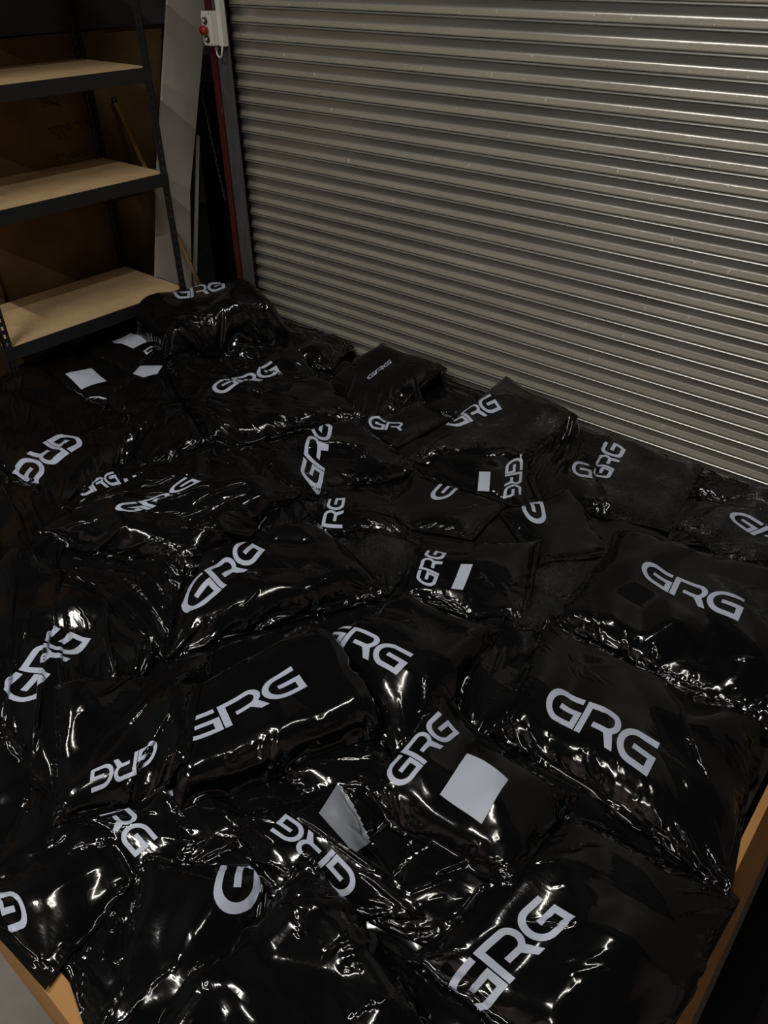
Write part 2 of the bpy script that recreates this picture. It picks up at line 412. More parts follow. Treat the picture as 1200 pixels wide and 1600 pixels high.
b2 = knob(-.345, -3.760, .0185, .034, M_REDPL, 'stop_button', 1.25)
b3 = knob(-.385, -3.757, .0165, .014, M_BLKPL, 'push_button')
for zc_, xx in ((-.302, -3.760), (-.385, -3.757)):
    bm = bmesh.new(); o = ctl.location
    vs_ = [bm.verts.new((xx + .008*math.cos(a) - o.x, 3.0402 - o.y, zc_ + .008*math.sin(a) - o.z)) for a in np.linspace(0, 2*math.pi, 17)[:-1]]
    ext = bm.faces.new(vs_); bmesh.ops.recalc_face_normals(bm, faces=bm.faces)
    r_ = bmesh.ops.extrude_face_region(bm, geom=[ext]); bmesh.ops.translate(bm, verts=[v for v in r_['geom'] if isinstance(v, bmesh.types.BMVert)], vec=(0, .002, 0))
    obj('button_mark', bm, M_WHITEPL, b1 if zc_ > -.35 else b3)
bm = bmesh.new(); o = ctl.location
for (x, z) in ((-3.791, -.270), (-3.729, -.270), (-3.729, -.408), (-3.791, -.408)):
    bm = bmesh.new(); tube(bm, [(x-o.x, 3.056-o.y, z-o.z), (x-o.x, 3.053-o.y, z-o.z)], .003, 8); obj('screw', bm, M_BLKPL, ctl)
cd_ = empty('cable_conduit', (-3.70, 3.1, -.42)); tag(cd_, 'white vertical conduit beside the push-button box with a cable loop below', 'conduit')
boxobj('trunking', (-3.720, 3.095, -.42), (-3.688, 3.133, 2.3), M_WHITEPL, cd_, .003)
bm = bmesh.new(); o = cd_.location
loop = [(-3.742, 3.09, -.418)] + [(-3.7215 + .0205*math.cos(a), 3.09, -.445 + .024*math.sin(a)) for a in np.linspace(math.pi, 2*math.pi, 12)] + [(-3.701, 3.1, -.415)]
tube(bm, [(p[0]-o.x, p[1]-o.y, p[2]-o.z) for p in loop], .0045, 8); obj('cable', bm, M_WHITEPL, cd_, True)
bm = bmesh.new(); tube(bm, [(-3.742-o.x, 3.09-o.y, -.416-o.z), (-3.742-o.x, 3.09-o.y, -.436-o.z)], .011, 12); obj('cable_gland', bm, M_GREYPL, cd_)

# ------------------------------------------------------------------ cardboard pallet boxes that hold the pile
def pallet_box(x0, x1, y0, y1, z1, label, flaps):
    root = empty('pallet_box', ((x0+x1)/2, (y0+y1)/2, FLOOR_Z)); tag(root, label, 'cardboard box', 'cardboard pallet boxes under the bags')
    o = root.location; t = .012
    for nm, a, b_ in (('side_wall', (x0, y0, FLOOR_Z+.002), (x0+t, y1, z1)), ('side_wall', (x1-t, y0, FLOOR_Z+.002), (x1, y1, z1)),
                      ('side_wall', (x0+t, y0, FLOOR_Z+.002), (x1-t, y0+t, z1)), ('side_wall', (x0+t, y1-t, FLOOR_Z+.002), (x1-t, y1, z1))):
        boxobj(nm, a, b_, M_CARD, root, .001)
    for pts, nrm in flaps:
        bm = bmesh.new(); nv = Vector(nrm) * .006
        f = [bm.verts.new(Vector(p) - o) for p in pts]; g_ = [bm.verts.new(Vector(p) - o + nv) for p in pts]; n = len(pts)
        bm.faces.new(f); bm.faces.new(g_[::-1])
        for i in range(n): bm.faces.new((f[i], g_[i], g_[(i+1) % n], f[(i+1) % n]))
        bmesh.ops.recalc_face_normals(bm, faces=bm.faces); obj('flap', bm, M_CARD, root)
ZR = -1.925
pallet_box(-2.02, .012, .095, 2.98, ZR, 'front cardboard pallet box nearest the camera',
           [([(-.010, .1, ZR+.004), (-.010, 2.97, ZR+.004), (.012, 2.97, ZR+.004), (.012, .1, ZR+.004)], (0, 0, 1)),
            ([(.012, .1, ZR+.006), (.012, 2.97, ZR+.006), (.068, 2.97, ZR-.30), (.068, .1, ZR-.30)], (-1, 0, 0)),
            ([(-1.95, .165, ZR+.012), (-.06, .165, ZR+.012), (-.06, .088, ZR+.004), (-1.95, .088, ZR+.004)], (0, 0, -1))])
pallet_box(-3.955, -2.05, .3, 2.98, ZR, 'rear cardboard pallet box by the rack with its rim showing', 
           [])

tag(boxobj('floor_shade_slab', (.10, .2, FLOOR_Z), (1.3, 3.0, FLOOR_Z+.012), M_BLACK, None, .003), 'black slab added to darken the floor right of the cardboard box', 'mat')  # added black slab, stands in for shade on the floor beside the box

# ------------------------------------------------------------------ the pile: a height field the bags settle on, one after another
GX0, GX1, GY0, GY1, GD = -4.25, .35, -.25, 3.35, .008
gnx, gny = int((GX1-GX0)/GD), int((GY1-GY0)/GD)
gx = GX0 + np.arange(gnx) * GD; gy = GY0 + np.arange(gny) * GD
def smooth_noise(shape, cell, rs):
    """value noise on a grid, roughly unit amplitude"""
    ny, nx = shape; cy, cx = int(ny / cell) + 3, int(nx / cell) + 3
    g_ = rs.uniform(-1, 1, (cy, cx))
    yy = np.arange(ny) / cell; xx = np.arange(nx) / cell
    j = yy.astype(int); i = xx.astype(int); fy = (yy - j)[:, None]; fx = (xx - i)[None, :]
    fy = fy*fy*(3-2*fy); fx = fx*fx*(3-2*fx)
    a = g_[j][:, i]; b = g_[j][:, i+1]; c = g_[j+1][:, i]; d = g_[j+1][:, i+1]
    return (a*(1-fx)+b*fx)*(1-fy) + (c*(1-fx)+d*fx)*fy
rs = np.random.RandomState(11)
XX, YY = np.meshgrid(gx, gy)
H = -1.925 + .02 * smooth_noise(XX.shape, 45, rs) + .008 * smooth_noise(XX.shape, 14, rs)
inside = (XX > -3.94) & (XX < -.03) & (YY > .12) & (YY < 3.13)
edge = np.minimum(np.minimum(XX + 3.95, -.02 - XX), np.minimum(YY - .11, 3.14 - YY))
RY = 3.0
H = np.where(inside, H - .04 * np.exp(-np.clip(edge, 0, 1) / .03), ZR-.03)
rim = ((np.abs(XX) < .03) | (np.abs(YY - .1) < .03) | (np.abs(YY - 2.975) < .03) | (np.abs(XX + 3.95) < .025) | (np.abs(XX + 2.035) < .04)) & (XX < .03) & (YY > .08)
H = np.where(rim, np.maximum(H, ZR + .010), H); H = np.where(YY > 3.0, ZR + .005, H)
H = np.where((YY < .175) & (XX < .03), ZR + .018, H); H = np.where((XX > .03) | (YY < .075), ZR - .01, H)
def blur(A, r, it=2):
    for _ in range(it):
        for ax in (0, 1):
            P = np.concatenate([np.repeat(np.take(A, [0], ax), r, ax), A, np.repeat(np.take(A, [-1], ax), r + 1, ax)], ax)
            c = np.cumsum(P, ax); n_ = A.shape[ax]
            A = (np.take(c, np.arange(2*r + 1, 2*r + 1 + n_) - 1 + 0, ax) - np.take(c, np.arange(n_), ax)) / (2*r)
    return A
def samp(A, x, y):
    fx = np.clip((x - GX0) / GD, 0, gnx - 1.001); fy = np.clip((y - GY0) / GD, 0, gny - 1.001)
    i = fx.astype(int); j = fy.astype(int); fx = fx - i; fy = fy - j
    return (A[j, i]*(1-fx) + A[j, i+1]*fx)*(1-fy) + (A[j+1, i]*(1-fx) + A[j+1, i+1]*fx)*fy
def hit(p, A):
    """where the view line through a picture point meets the pile as it is now"""
    r = ray(p); z = -1.85
    for _ in range(25):
        q = r * z / r[2]; z = .5 * z + .5 * float(samp(A, np.array(q[0]), np.array(q[1])))
    return r * z / r[2]

def facet(x, y, cell, stretch, ang, seed):
    """piecewise flat random relief: triangles with sharp creases between them, about -1..1"""
    c, s = math.cos(ang), math.sin(ang)
    X_ = (x*c + y*s) / (cell*stretch) + 37.3; Y_ = (-x*s + y*c) / cell + 41.7
    X_, Y_ = X_ + .35*np.sin(1.7*Y_ + seed % 6), Y_ + .35*np.sin(1.9*X_ + seed % 5)
    sk = (X_ + Y_) * .3660254; i = np.floor(X_ + sk).astype(np.int64); j = np.floor(Y_ + sk).astype(np.int64)
    fx = X_ + sk - i; fy = Y_ + sk - j
    def h(a, b):
        v = (a*374761393 + b*668265263 + int(seed)*1442695) & 0xffffffff
        v = ((v ^ (v >> 13)) * 1274126177) & 0xffffffff; v = v ^ (v >> 16)
        return (v & 0xffff) / 32767.5 - 1
    h00, h10, h01, h11 = h(i, j), h(i+1, j), h(i, j+1), h(i+1, j+1)
    return np.where(fx > fy, h00 + (h10-h00)*fx + (h11-h10)*fy, h00 + (h01-h00)*fy + (h11-h01)*fx)

def pbd(P, rest_u, rest_v, iters, zobs_f, pins, pinpos, grav, puff, bend, UVp):
    """position based film: rest_u (n-1,m), rest_v (n,m-1)"""
    n, m, _ = P.shape; Vv = np.zeros_like(P)
    rdu = np.sqrt(rest_u[:, :-1]**2 + rest_v[:-1, :]**2)
    for it in range(iters):
        prev = P.copy()
        Vv *= .90; P = P + Vv; P[..., 2] -= grav
        if puff:
            du = np.zeros_like(P); dv = np.zeros_like(P)
            du[1:-1] = P[2:] - P[:-2]; dv[:, 1:-1] = P[:, 2:] - P[:, :-2]
            nn = np.cross(du, dv); ln = np.linalg.norm(nn, axis=-1, keepdims=True) + 1e-9
            P = P + puff * nn / ln * UVp
        def solve(A, B, L, k, push=1.0):
            d = B - A; l = np.sqrt((d**2).sum(-1)) + 1e-9
            c = (l - L) / l * .5
            c = np.where(c < 0, c * push, c) * k
            c = c[..., None] * d
            return c
        for s in (0, 1):
            c = solve(P[s:-1:2], P[s+1::2], rest_u[s::2], 1.0); P[s:-1:2][:c.shape[0]] += c; P[s+1::2][:c.shape[0]] -= c
        for s in (0, 1):
            c = solve(P[:, s:-1:2], P[:, s+1::2], rest_v[:, s::2], 1.0); P[:, s:-1:2][:, :c.shape[1]] += c; P[:, s+1::2][:, :c.shape[1]] -= c
        for (a, b) in ((0, 1), (1, 0)):
            A = P[:-1, a:m-1+a]; B = P[1:, b:m-1+b]
            c = solve(A, B, rdu, .25); D = np.zeros_like(P); D[:-1, a:m-1+a] += c; D[1:, b:m-1+b] -= c; P = P + D
        for kk, st in bend:
            if n > kk:
                L = sum(rest_u[q:n-1-kk+1+q] for q in range(kk))
                c = solve(P[:-kk], P[kk:], L, st); D = np.zeros_like(P); D[:-kk] += c; D[kk:] -= c; P = P + D
            if m > kk:
                L = sum(rest_v[:, q:m-1-kk+1+q] for q in range(kk))
                c = solve(P[:, :-kk], P[:, kk:], L, st); D = np.zeros_like(P); D[:, :-kk] += c; D[:, kk:] -= c; P = P + D
        zo = zobs_f(P); pen = P[..., 2] < zo
        P[..., 2] = np.where(pen, zo, P[..., 2])
        P[..., :2] = np.where(pen[..., None], prev[..., :2] * .3 + P[..., :2] * .7, P[..., :2])
        P[..., 1] = np.minimum(P[..., 1], 3.165)
        P[pins] = np.concatenate([P[pins][:, :2] * .4 + pinpos * .6, P[pins][:, 2:]], 1)
        Vv = P - prev
        sp = np.sqrt((Vv**2).sum(-1, keepdims=True)); Vv = Vv * np.minimum(1, .004 / (sp + 1e-9))
    return P
def up2(P, axis):
    """Catmull-Rom x2 along an axis"""
    P = np.moveaxis(P, axis, 0); Q = np.concatenate([2*P[:1]-P[1:2], P, 2*P[-1:]-P[-2:-1]])
    mid = (-Q[:-3] + 9*Q[1:-2] + 9*Q[2:-1] - Q[3:]) / 16
    out = np.empty((2*P.shape[0]-1,) + P.shape[1:]); out[0::2] = P; out[1::2] = mid
    return np.moveaxis(out, 0, axis)

def grid_mesh(name, P, flip=False):
    n, m, _ = P.shape
    idx = np.arange(n*m).reshape(n, m)
    q = np.stack([idx[:-1, :-1], idx[1:, :-1], idx[1:, 1:], idx[:-1, 1:]], -1).reshape(-1, 4)
    if flip: q = q[:, ::-1]
    return P.reshape(-1, 3), q
def mesh_from(name, V, Q):
    me = bpy.data.meshes.new(name)
    me.vertices.add(len(V)); me.vertices.foreach_set('co', np.ascontiguousarray(V, dtype=np.float32).ravel())
    k = Q.shape[1]; me.loops.add(Q.size); me.loops.foreach_set('vertex_index', np.ascontiguousarray(Q, dtype=np.int32).ravel())
    me.polygons.add(len(Q)); me.polygons.foreach_set('loop_start', np.arange(0, Q.size, k, dtype=np.int32))
    try: me.polygons.foreach_set('loop_total', np.full(len(Q), k, dtype=np.int32))
    except Exception: pass
    me.polygons.foreach_set('use_smooth', np.ones(len(Q), dtype=bool)); me.update(calc_edges=True); me.validate()
    return me

# --- the printed lettering, unit height, as polygons cut into small cells
def arc(cx_, cy_, rx, ry, a0, a1, n=14):
    return [(cx_ + rx*math.cos(math.radians(a0+(a1-a0)*i/n)), cy_ + ry*math.sin(math.radians(a0+(a1-a0)*i/n))) for i in range(n+1)]
def poly_G(x):
    p = [(1.10, 1.0)] + arc(.53, .5, .53, .5, 90, 270) + [(1.17, 0), (1.17, .58), (.47, .58), (.47, .42), (.97, .42), (.97, .165)] + arc(.55, .4975, .35, .3325, 270, 90) + [(1.10, .83)]
    return [(x+a, b) for a, b in p]
def poly_R(x):
    p = [(0, 0), (0, 1)] + arc(.83, .66, .355, .34, 90, -52) + [(1.27, 0), (1.04, 0), (.80, .31), (.40, .31), (.40, .465)] + arc(.83, .6475, .165, .1825, -90, 90) + [(.2, .83), (.2, 0)]
    return [(x+a, b) for a, b in p]
LOGO_W = 3.60
def logo_cells(letters):
    bm = bmesh.new()
    for L_ in letters:
        pts = {'G': poly_G(0), 'R': poly_R(1.21), 'H': poly_G(2.43)}[L_]
        vv = [bm.verts.new((a, b, 0)) for a, b in pts]; bm.faces.new(vv)
    step = .055
    for i in range(1, int(3.7/step)):
        bmesh.ops.bisect_plane(bm, geom=bm.verts[:]+bm.edges[:]+bm.faces[:], plane_co=(i*step, 0, 0), plane_no=(1, 0, 0))
    for i in range(1, int(1/step)+1):
        bmesh.ops.bisect_plane(bm, geom=bm.verts[:]+bm.edges[:]+bm.faces[:], plane_co=(0, i*step, 0), plane_no=(0, 1, 0))
    bmesh.ops.triangulate(bm, faces=bm.faces[:])
    bmesh.ops.recalc_face_normals(bm, faces=bm.faces)
    bm.verts.index_update()
    V = np.array([v.co[:2] for v in bm.verts]); T = np.array([[v.index for v in f.verts] for f in bm.faces]); bm.free()
    a = V[T[:, 0]]; b = V[T[:, 1]]; c = V[T[:, 2]]
    s = (b[:, 0]-a[:, 0])*(c[:, 1]-a[:, 1]) - (b[:, 1]-a[:, 1])*(c[:, 0]-a[:, 0])
    T[s < 0] = T[s < 0][:, ::-1]
    return V, T
LOGOS = {}
def get_logo(letters):
    if letters not in LOGOS: LOGOS[letters] = logo_cells(letters)
    return LOGOS[letters]
def quad_cells(n=26):
    a = np.linspace(0, 1, n); A, B = np.meshgrid(a, a, indexing='ij'); idx = np.arange(n*n).reshape(n, n)
    Q = np.stack([idx[:-1, :-1], idx[1:, :-1], idx[1:, 1:], idx[:-1, 1:]], -1).reshape(-1, 4)
    return np.stack([A.ravel(), B.ravel()], -1), Q
def surf(P, u, v):
    """bilinear position and normal of a grid at parameters u,v in 0..1"""
    n, m, _ = P.shape
    fu = np.clip(u, 0, 1) * (n-1); fv = np.clip(v, 0, 1) * (m-1)
    i = np.minimum(fu.astype(int), n-2); j = np.minimum(fv.astype(int), m-2); a = (fu-i)[:, None]; b = (fv-j)[:, None]
    p = (P[i, j]*(1-a)+P[i+1, j]*a)*(1-b) + (P[i, j+1]*(1-a)+P[i+1, j+1]*a)*b
    du = (P[i+1, j]-P[i, j])*(1-b)+(P[i+1, j+1]-P[i, j+1])*b; dv = (P[i, j+1]-P[i, j])*(1-a)+(P[i+1, j+1]-P[i+1, j])*a
    nn = np.cross(du, dv); nn /= np.linalg.norm(nn, axis=1, keepdims=True) + 1e-9
    return p, nn
def find_uv(P, px):
    """surface parameters of the film point seen at a picture point"""
    n, m, _ = P.shape; S2 = project(P); d = ((S2 - np.array(px))**2).sum(-1)
    k = int(d.argmin()); i, j = divmod(k, m); i = min(max(i, 2), n-3); j = min(max(j, 2), m-3)
    s = 2
    Ju = (S2[i+s, j]-S2[i-s, j])/(2*s); Jv = (S2[i, j+s]-S2[i, j-s])/(2*s)
    J = np.stack([Ju, Jv], 1)
    try: dd = np.linalg.solve(J, np.array(px)-S2[i, j])
    except Exception: dd = np.zeros(2)
    dd = np.clip(dd, -6, 6)
    return np.array([(i+dd[0])/(n-1), (j+dd[1])/(m-1)])
def lsq_affine(src, dst):
    A = np.c_[np.array(src), np.ones(len(src))]
    return np.linalg.lstsq(A, np.array(dst), rcond=None)[0]

BAG_COUNT = 0
def bag(quad, T=.07, label='', logo=None, letters='GRH', labels=(), speck=False, ex=.035, fill=(.075,), lift=0.0, step=.0075, seed=None, puff=0.0, grav=.0004, lumpy=.28, crease=1.0, zq=None, lifts=None, dampk=.32):
    """a filled polythene mailing bag draped over what lies below it.
    quad: four corners; logo: [((a,b),(px,py)),...]; labels: [(corner points, material)]"""
    global H, BAG_COUNT
    BAG_COUNT += seed is None
    sd = seed if seed is not None else 100 + BAG_COUNT
    r = np.random.RandomState(sd)
    Hb = blur(H, 7, 2)
    C = [(hit(p, Hb) if zq is None else onz(p, zq[i]))[:2] for i, p in enumerate(quad)]
    C = [np.array([min(c[0], .12), min(c[1], 3.17)]) for c in C]
    area = 0.5 * sum(C[i][0]*C[(i+1) % 4][1] - C[(i+1) % 4][0]*C[i][1] for i in range(4))
    if area < 0:
        C = [C[0], C[3], C[2], C[1]]
        if lifts: lifts = [lifts[0], lifts[3], lifts[2], lifts[1]]
    lu = .5*(np.linalg.norm(C[1]-C[0]) + np.linalg.norm(C[2]-C[3])); lv = .5*(np.linalg.norm(C[3]-C[0]) + np.linalg.norm(C[2]-C[1]))
    cst = step * 2
    n = max(8, int(lu / cst)) + 1; m = max(8, int(lv / cst)) + 1
    def uvgrid(n, m): return np.meshgrid(np.linspace(0, 1, n), np.linspace(0, 1, m), indexing='ij')
    U_, V_ = uvgrid(n, m)
    # outline a little bowed inwards like a stretched bag
    bow = .018
    def flat(U_, V_):
        x = ((1-U_)*(1-V_))[..., None]*C[0] + (U_*(1-V_))[..., None]*C[1] + (U_*V_)[..., None]*C[2] + ((1-U_)*V_)[..., None]*C[3]
        cen = (C[0]+C[1]+C[2]+C[3])/4
        k_ = bow * ((4*U_*(1-U_)) * (2*V_-1)**4 + (4*V_*(1-V_)) * (2*U_-1)**4)
        return x + (cen - x) * k_[..., None]
    # content shape
    lump = [(r.uniform(.25, .75), r.uniform(.25, .75), r.uniform(.10, .3), r.uniform(-.25, .25)) for _ in range(5)]
    ou, ov = r.uniform(-.05, .05, 2); rot = r.uniform(-.10, .10)
    lump_n = r.uniform(-1, 1, (6, 6))
    lf = r.randint(1 << 30); wE = fill[0]
    def prof(U_, V_):
        a = np.maximum(np.minimum(U_, 1-U_), 1e-4) * lu / wE; b = np.maximum(np.minimum(V_, 1-V_), 1e-4) * lv / wE
        p = (a**-3. + b**-3. + 1) ** (-1/3.)
        f = 1.0
        for (ox, oy) in ((.016, .007), (-.007, .016), (-.016, -.007), (.007, -.016), (0, 0)): f = f + .2 * lumpy * facet(U_*lu + ox, V_*lv + oy, .15, 1.3, lf % 7, lf)
        for (lu_, lv_, lr, lh) in lump: f = f * (1 + lumpy*2*lh*np.exp(-((U_-lu_)**2+(V_-lv_)**2)/lr**2))
        return p * f
    def zobs_f(U_, V_):
        pr = prof(U_, V_) * T
        lf_ = 0.0
        if lifts: lf_ = (1-U_)*(1-V_)*lifts[0] + U_*(1-V_)*lifts[1] + U_*V_*lifts[2] + (1-U_)*V_*lifts[3]
        def f(P):
            x, y = P[..., 0], P[..., 1]
            return np.maximum(samp(H, x, y) + .003, samp(Hb, x, y) + pr + .002 + lf_)
        return f
    XY = flat(U_, V_); P = np.dstack([XY, np.zeros((n, m))]); zf = zobs_f(U_, V_); z0_ = zf(P)
    def exfield(U_, V_):
        e = ex * (.6 + .9*r.uniform(0, 1, U_.shape)) * (16*U_*(1-U_)*V_*(1-V_))**.35
        return e
    P[..., 2] = z0_ + .004
    def rests(P, e):
        # relaxed film length follows a smoothed copy of the content surface
        Q = P.copy(); 
        for _ in range(2):
            Q[1:-1, :, 2] = .25*Q[:-2, :, 2] + .5*Q[1:-1, :, 2] + .25*Q[2:, :, 2]
            Q[:, 1:-1, 2] = .25*Q[:, :-2, 2] + .5*Q[:, 1:-1, 2] + .25*Q[:, 2:, 2]
        ru = np.linalg.norm(Q[1:]-Q[:-1], axis=-1); rv = np.linalg.norm(Q[:, 1:]-Q[:, :-1], axis=-1)
        return ru*(1+.5*(e[1:]+e[:-1])), rv*(1+.5*(e[:, 1:]+e[:, :-1]))
    e = exfield(U_, V_)
    # directional slack: more folds along one axis
    ax = r.uniform(.5, 1.6)
    ru, rv = rests(P, e)
    # big random folds to seed the buckling
    ph = r.uniform(0, 6.28, 6); wv_ = r.uniform(-1, 1, (6, 2))
    for kf in range(6):
        d_ = wv_[kf] / (np.linalg.norm(wv_[kf])+1e-6); wl = r.uniform(.05, .14)
        s = (XY[..., 0]*d_[0] + XY[..., 1]*d_[1]) / wl * 6.28 + ph[kf] + 1.3*smooth_noise((n, m), 9, r)
        P[..., 2] += .008 * (1 - np.abs(np.sin(s/2)))**2 * np.clip(smooth_noise((n, m), 8, r)+.3, 0, 1)
    pins = np.zeros((n, m), bool); pins[0] = pins[-1] = True; pins[:, 0] = pins[:, -1] = True
    em = ((16*U_*(1-U_)*V_*(1-V_))**.5)[..., None]
    P = pbd(P, ru, rv, 80, zf, pins, XY[pins], grav, puff, ((2, .18), (4, .05)), em)
    # refine
    P = up2(up2(P, 0), 1); ru2 = np.repeat(ru, 2, 0)/2; ru2 = np.stack([np.interp(np.linspace(0, m-1, 2*m-1), np.arange(m), row) for row in ru2])
    rv2 = np.repeat(rv, 2, 1)/2; rv2 = np.stack([np.interp(np.linspace(0, n-1, 2*n-1), np.arange(n), rv2[:, c]) for c in range(rv2.shape[1])], 1)
    n, m = 2*n-1, 2*m-1; U_, V_ = uvgrid(n, m); zf = zobs_f(U_, V_)
    Ps = P.copy()
    for _ in range(14):
        Ps[1:-1] = .25*Ps[:-2] + .5*Ps[1:-1] + .25*Ps[2:]; Ps[:, 1:-1] = .25*Ps[:, :-2] + .5*Ps[:, 1:-1] + .25*Ps[:, 2:]
    Ps = up2(Ps, 0); Ps = up2(Ps, 1)
    prints = []
    if logo: prints.append((logo, {'G': (0, 1.17), 'GR': (0, 2.4), 'RH': (1.21, 3.6)}.get(letters, (0, 3.6))))
    for (pts, m_) in labels: prints.append((list(zip([(0, 0), (1, 0), (1, 1), (0, 1)], pts)), (0, 1)))
    damp = np.ones((n, m))
    for sd_, (a0_, a1_) in prints:
        M_ = lsq_affine([s for s, _ in sd_], [find_uv(Ps, q) for _, q in sd_])
        try: inv = np.linalg.inv(M_[:2])
        except Exception: continue
        ab = (np.dstack([U_, V_]) - M_[2]) @ inv
        dd_ = np.maximum(np.maximum(a0_-ab[..., 0], ab[..., 0]-a1_), np.maximum(-ab[..., 1], ab[..., 1]-1))
        damp = np.minimum(damp, dampk + (1-dampk)*np.clip(dd_/.8, 0, 1))
    x_, y_ = U_*lu, V_*lv; de = np.minimum(np.minimum(U_, 1-U_)*lu, np.minimum(V_, 1-V_)*lv)
    k_ = crease * (ex / .035) ** .7
    sdn = r.randint(1 << 29); an = r.uniform(0, 3.14); an2 = an + r.uniform(.6, 1.6)
    patch = np.clip(.5 + 1.3*smooth_noise((n, m), 13, r), 0, 1)
    patch2 = np.clip(.15 + 1.6*smooth_noise((n, m), 10, r), 0, 1)
    near = np.exp(-de / .045)
    big = facet(x_, y_, .062, 3.0, an, sdn)
    for _ in range(5):
        big[1:-1] = .25*big[:-2] + .5*big[1:-1] + .25*big[2:]; big[:, 1:-1] = .25*big[:, :-2] + .5*big[:, 1:-1] + .25*big[:, 2:]
    D = .0085*k_*big*(.35 + .65*patch) + .0044*k_*facet(x_, y_, .030, 3.0, an2, sdn+7)*np.clip(patch2 + .8*near, 0, 1)
    D += .0011*k_*facet(x_, y_, .016, 2.5, an, sdn+13)*np.clip(patch2*.7*patch + near, 0, 1)
    tri = lambda t: 2*np.abs(t - np.floor(t) - .5)
    wob = smooth_noise((n, m), 12, r)
    for (cu, cv) in ((0, 0), (1, 0), (1, 1), (0, 1)):
        dx = (U_-cu)*lu; dy = (V_-cv)*lv; rr_ = np.sqrt(dx*dx+dy*dy)
        th = np.arctan2(np.abs(dy), np.abs(dx)+1e-9)
        D += .008*k_*(tri(th*r.uniform(1.6, 3.2) + r.uniform(0, 1) + .25*wob) - .4) * np.minimum(rr_/.05, 1) * np.exp(-rr_/r.uniform(.07, .16))
    dU = np.minimum(U_, 1-U_)*lu; dV = np.minimum(V_, 1-V_)*lv
    D += .0045*k_*(tri(x_/r.uniform(.03, .055) + .8*wob) - .4)*np.exp(-dV/.035)*np.minimum(dV/.012, 1)*patch
    D += .0045*k_*(tri(y_/r.uniform(.03, .055) + .8*wob) - .4)*np.exp(-dU/.035)*np.minimum(dU/.012, 1)*patch
    fade = np.clip(de/.012, 0, 1)
    _, nn_ = surf(P, U_.ravel(), V_.ravel()); P = P + nn_.reshape(n, m, 3) * (D*fade*damp)[..., None]
    ru2 = np.linalg.norm(P[1:]-P[:-1], axis=-1)*1.006; rv2 = np.linalg.norm(P[:, 1:]-P[:, :-1], axis=-1)*1.006
    zf0 = zf; zf = lambda Q: np.maximum(zf0(Q) - .012, samp(H, Q[..., 0], Q[..., 1]) + .003)
    pins = np.zeros((n, m), bool); pins[0] = pins[-1] = True; pins[:, 0] = pins[:, -1] = True
    em = ((16*U_*(1-U_)*V_*(1-V_))**.5)[..., None]
    P = pbd(P, ru2, rv2, 22, zf, pins, flat(U_, V_)[pins], grav*.3, puff, (), em)
    Pf = up2(up2(P, 0), 1)
    if speck:
        Uf, Vf = uvgrid(Pf.shape[0], Pf.shape[1])
        mk = np.clip(.35 + 1.2*smooth_noise(Uf.shape, 22, r), 0, 1) * np.clip(16*Uf*(1-Uf)*Vf*(1-Vf), 0, 1)
        Pf[..., 2] += mk * (.0010*facet(Uf*lu, Vf*lv, .0085, 2.2, an2, sdn+21) + .0007*facet(Uf*lu, Vf*lv, .015, 2.0, an, sdn+3))
    Pf[..., 2] = np.maximum(Pf[..., 2], samp(H, Pf[..., 0], Pf[..., 1]) + .0015)
    # underside
    Pb = P.copy(); Pb[..., 2] = np.minimum(P[..., 2] - .0012, samp(H, P[..., 0], P[..., 1]) + .0004)
    Pb[0] = P[0]-[0,0,.0012]; Pb[-1] = P[-1]-[0,0,.0012]; Pb[:, 0] = P[:, 0]-[0,0,.0012]; Pb[:, -1] = P[:, -1]-[0,0,.0012]
    cen = np.array([*(sum(C)/4), float(Pf[..., 2].min())])
    V1, Q1 = grid_mesh('', Pf); V2, Q2 = grid_mesh('', Pb, True)
    me = mesh_from('mailing_bag', np.vstack([V1, V2]) - cen, np.vstack([Q1, Q2 + len(V1)]))
    o = linkmesh('mailing_bag', me, M_SPECK if speck else M_FILM); o.location = cen
    tag(o, label, 'mailing bag', 'black mailing bags heaped in the boxes')
    # splat into the height field
    for A in (Pf,):
        i = np.clip(((A[..., 0]-GX0)/GD + .5).astype(int), 0, gnx-1); j_ = np.clip(((A[..., 1]-GY0)/GD + .5).astype(int), 0, gny-1)
        np.maximum.at(H, (j_.ravel(), i.ravel()), A[..., 2].ravel())
    def decal(nm, V, T_, src_dst, m_, off=.0021):
        src = [s for s, _ in src_dst]; dst = [find_uv(Ps, q) for _, q in src_dst]
        M_ = lsq_affine(src, dst)
        uv = np.c_[V, np.ones(len(V))] @ M_
        ok = ((uv > .004) & (uv < .996)).all(1)
        keep = ok[T_].all(1); T2 = T_[keep]
        if len(T2) < 6: print('decal lost', label, nm); return
        p, nn = surf(Pf, uv[:, 0], uv[:, 1])
        # keep the print facing out whatever way it was mapped
        a, b, c = p[T2[0, 0]], p[T2[0, 1]], p[T2[0, 2]]
        A_ = M_[:2]; 
        if np.linalg.det(A_) < 0: T2 = T2[:, ::-1]
        used = np.unique(T2); remap = -np.ones(len(V), int); remap[used] = np.arange(len(used))
        me_ = mesh_from(nm, (p + nn*off)[used] - cen, remap[T2])
        oo = linkmesh(nm, me_, m_, o); return oo
    if logo:
        V, T_ = get_logo(letters); d = decal('printed_logo', V, T_, logo, M_LOGO)
    for (pts, m_) in labels:
        V, Q = quad_cells(); decal('address_label' if len(labels) == 1 else 'printed_stripe', V, Q, list(zip([(0, 0), (1, 0), (1, 1), (0, 1)], pts)), m_, .0023)
    return o

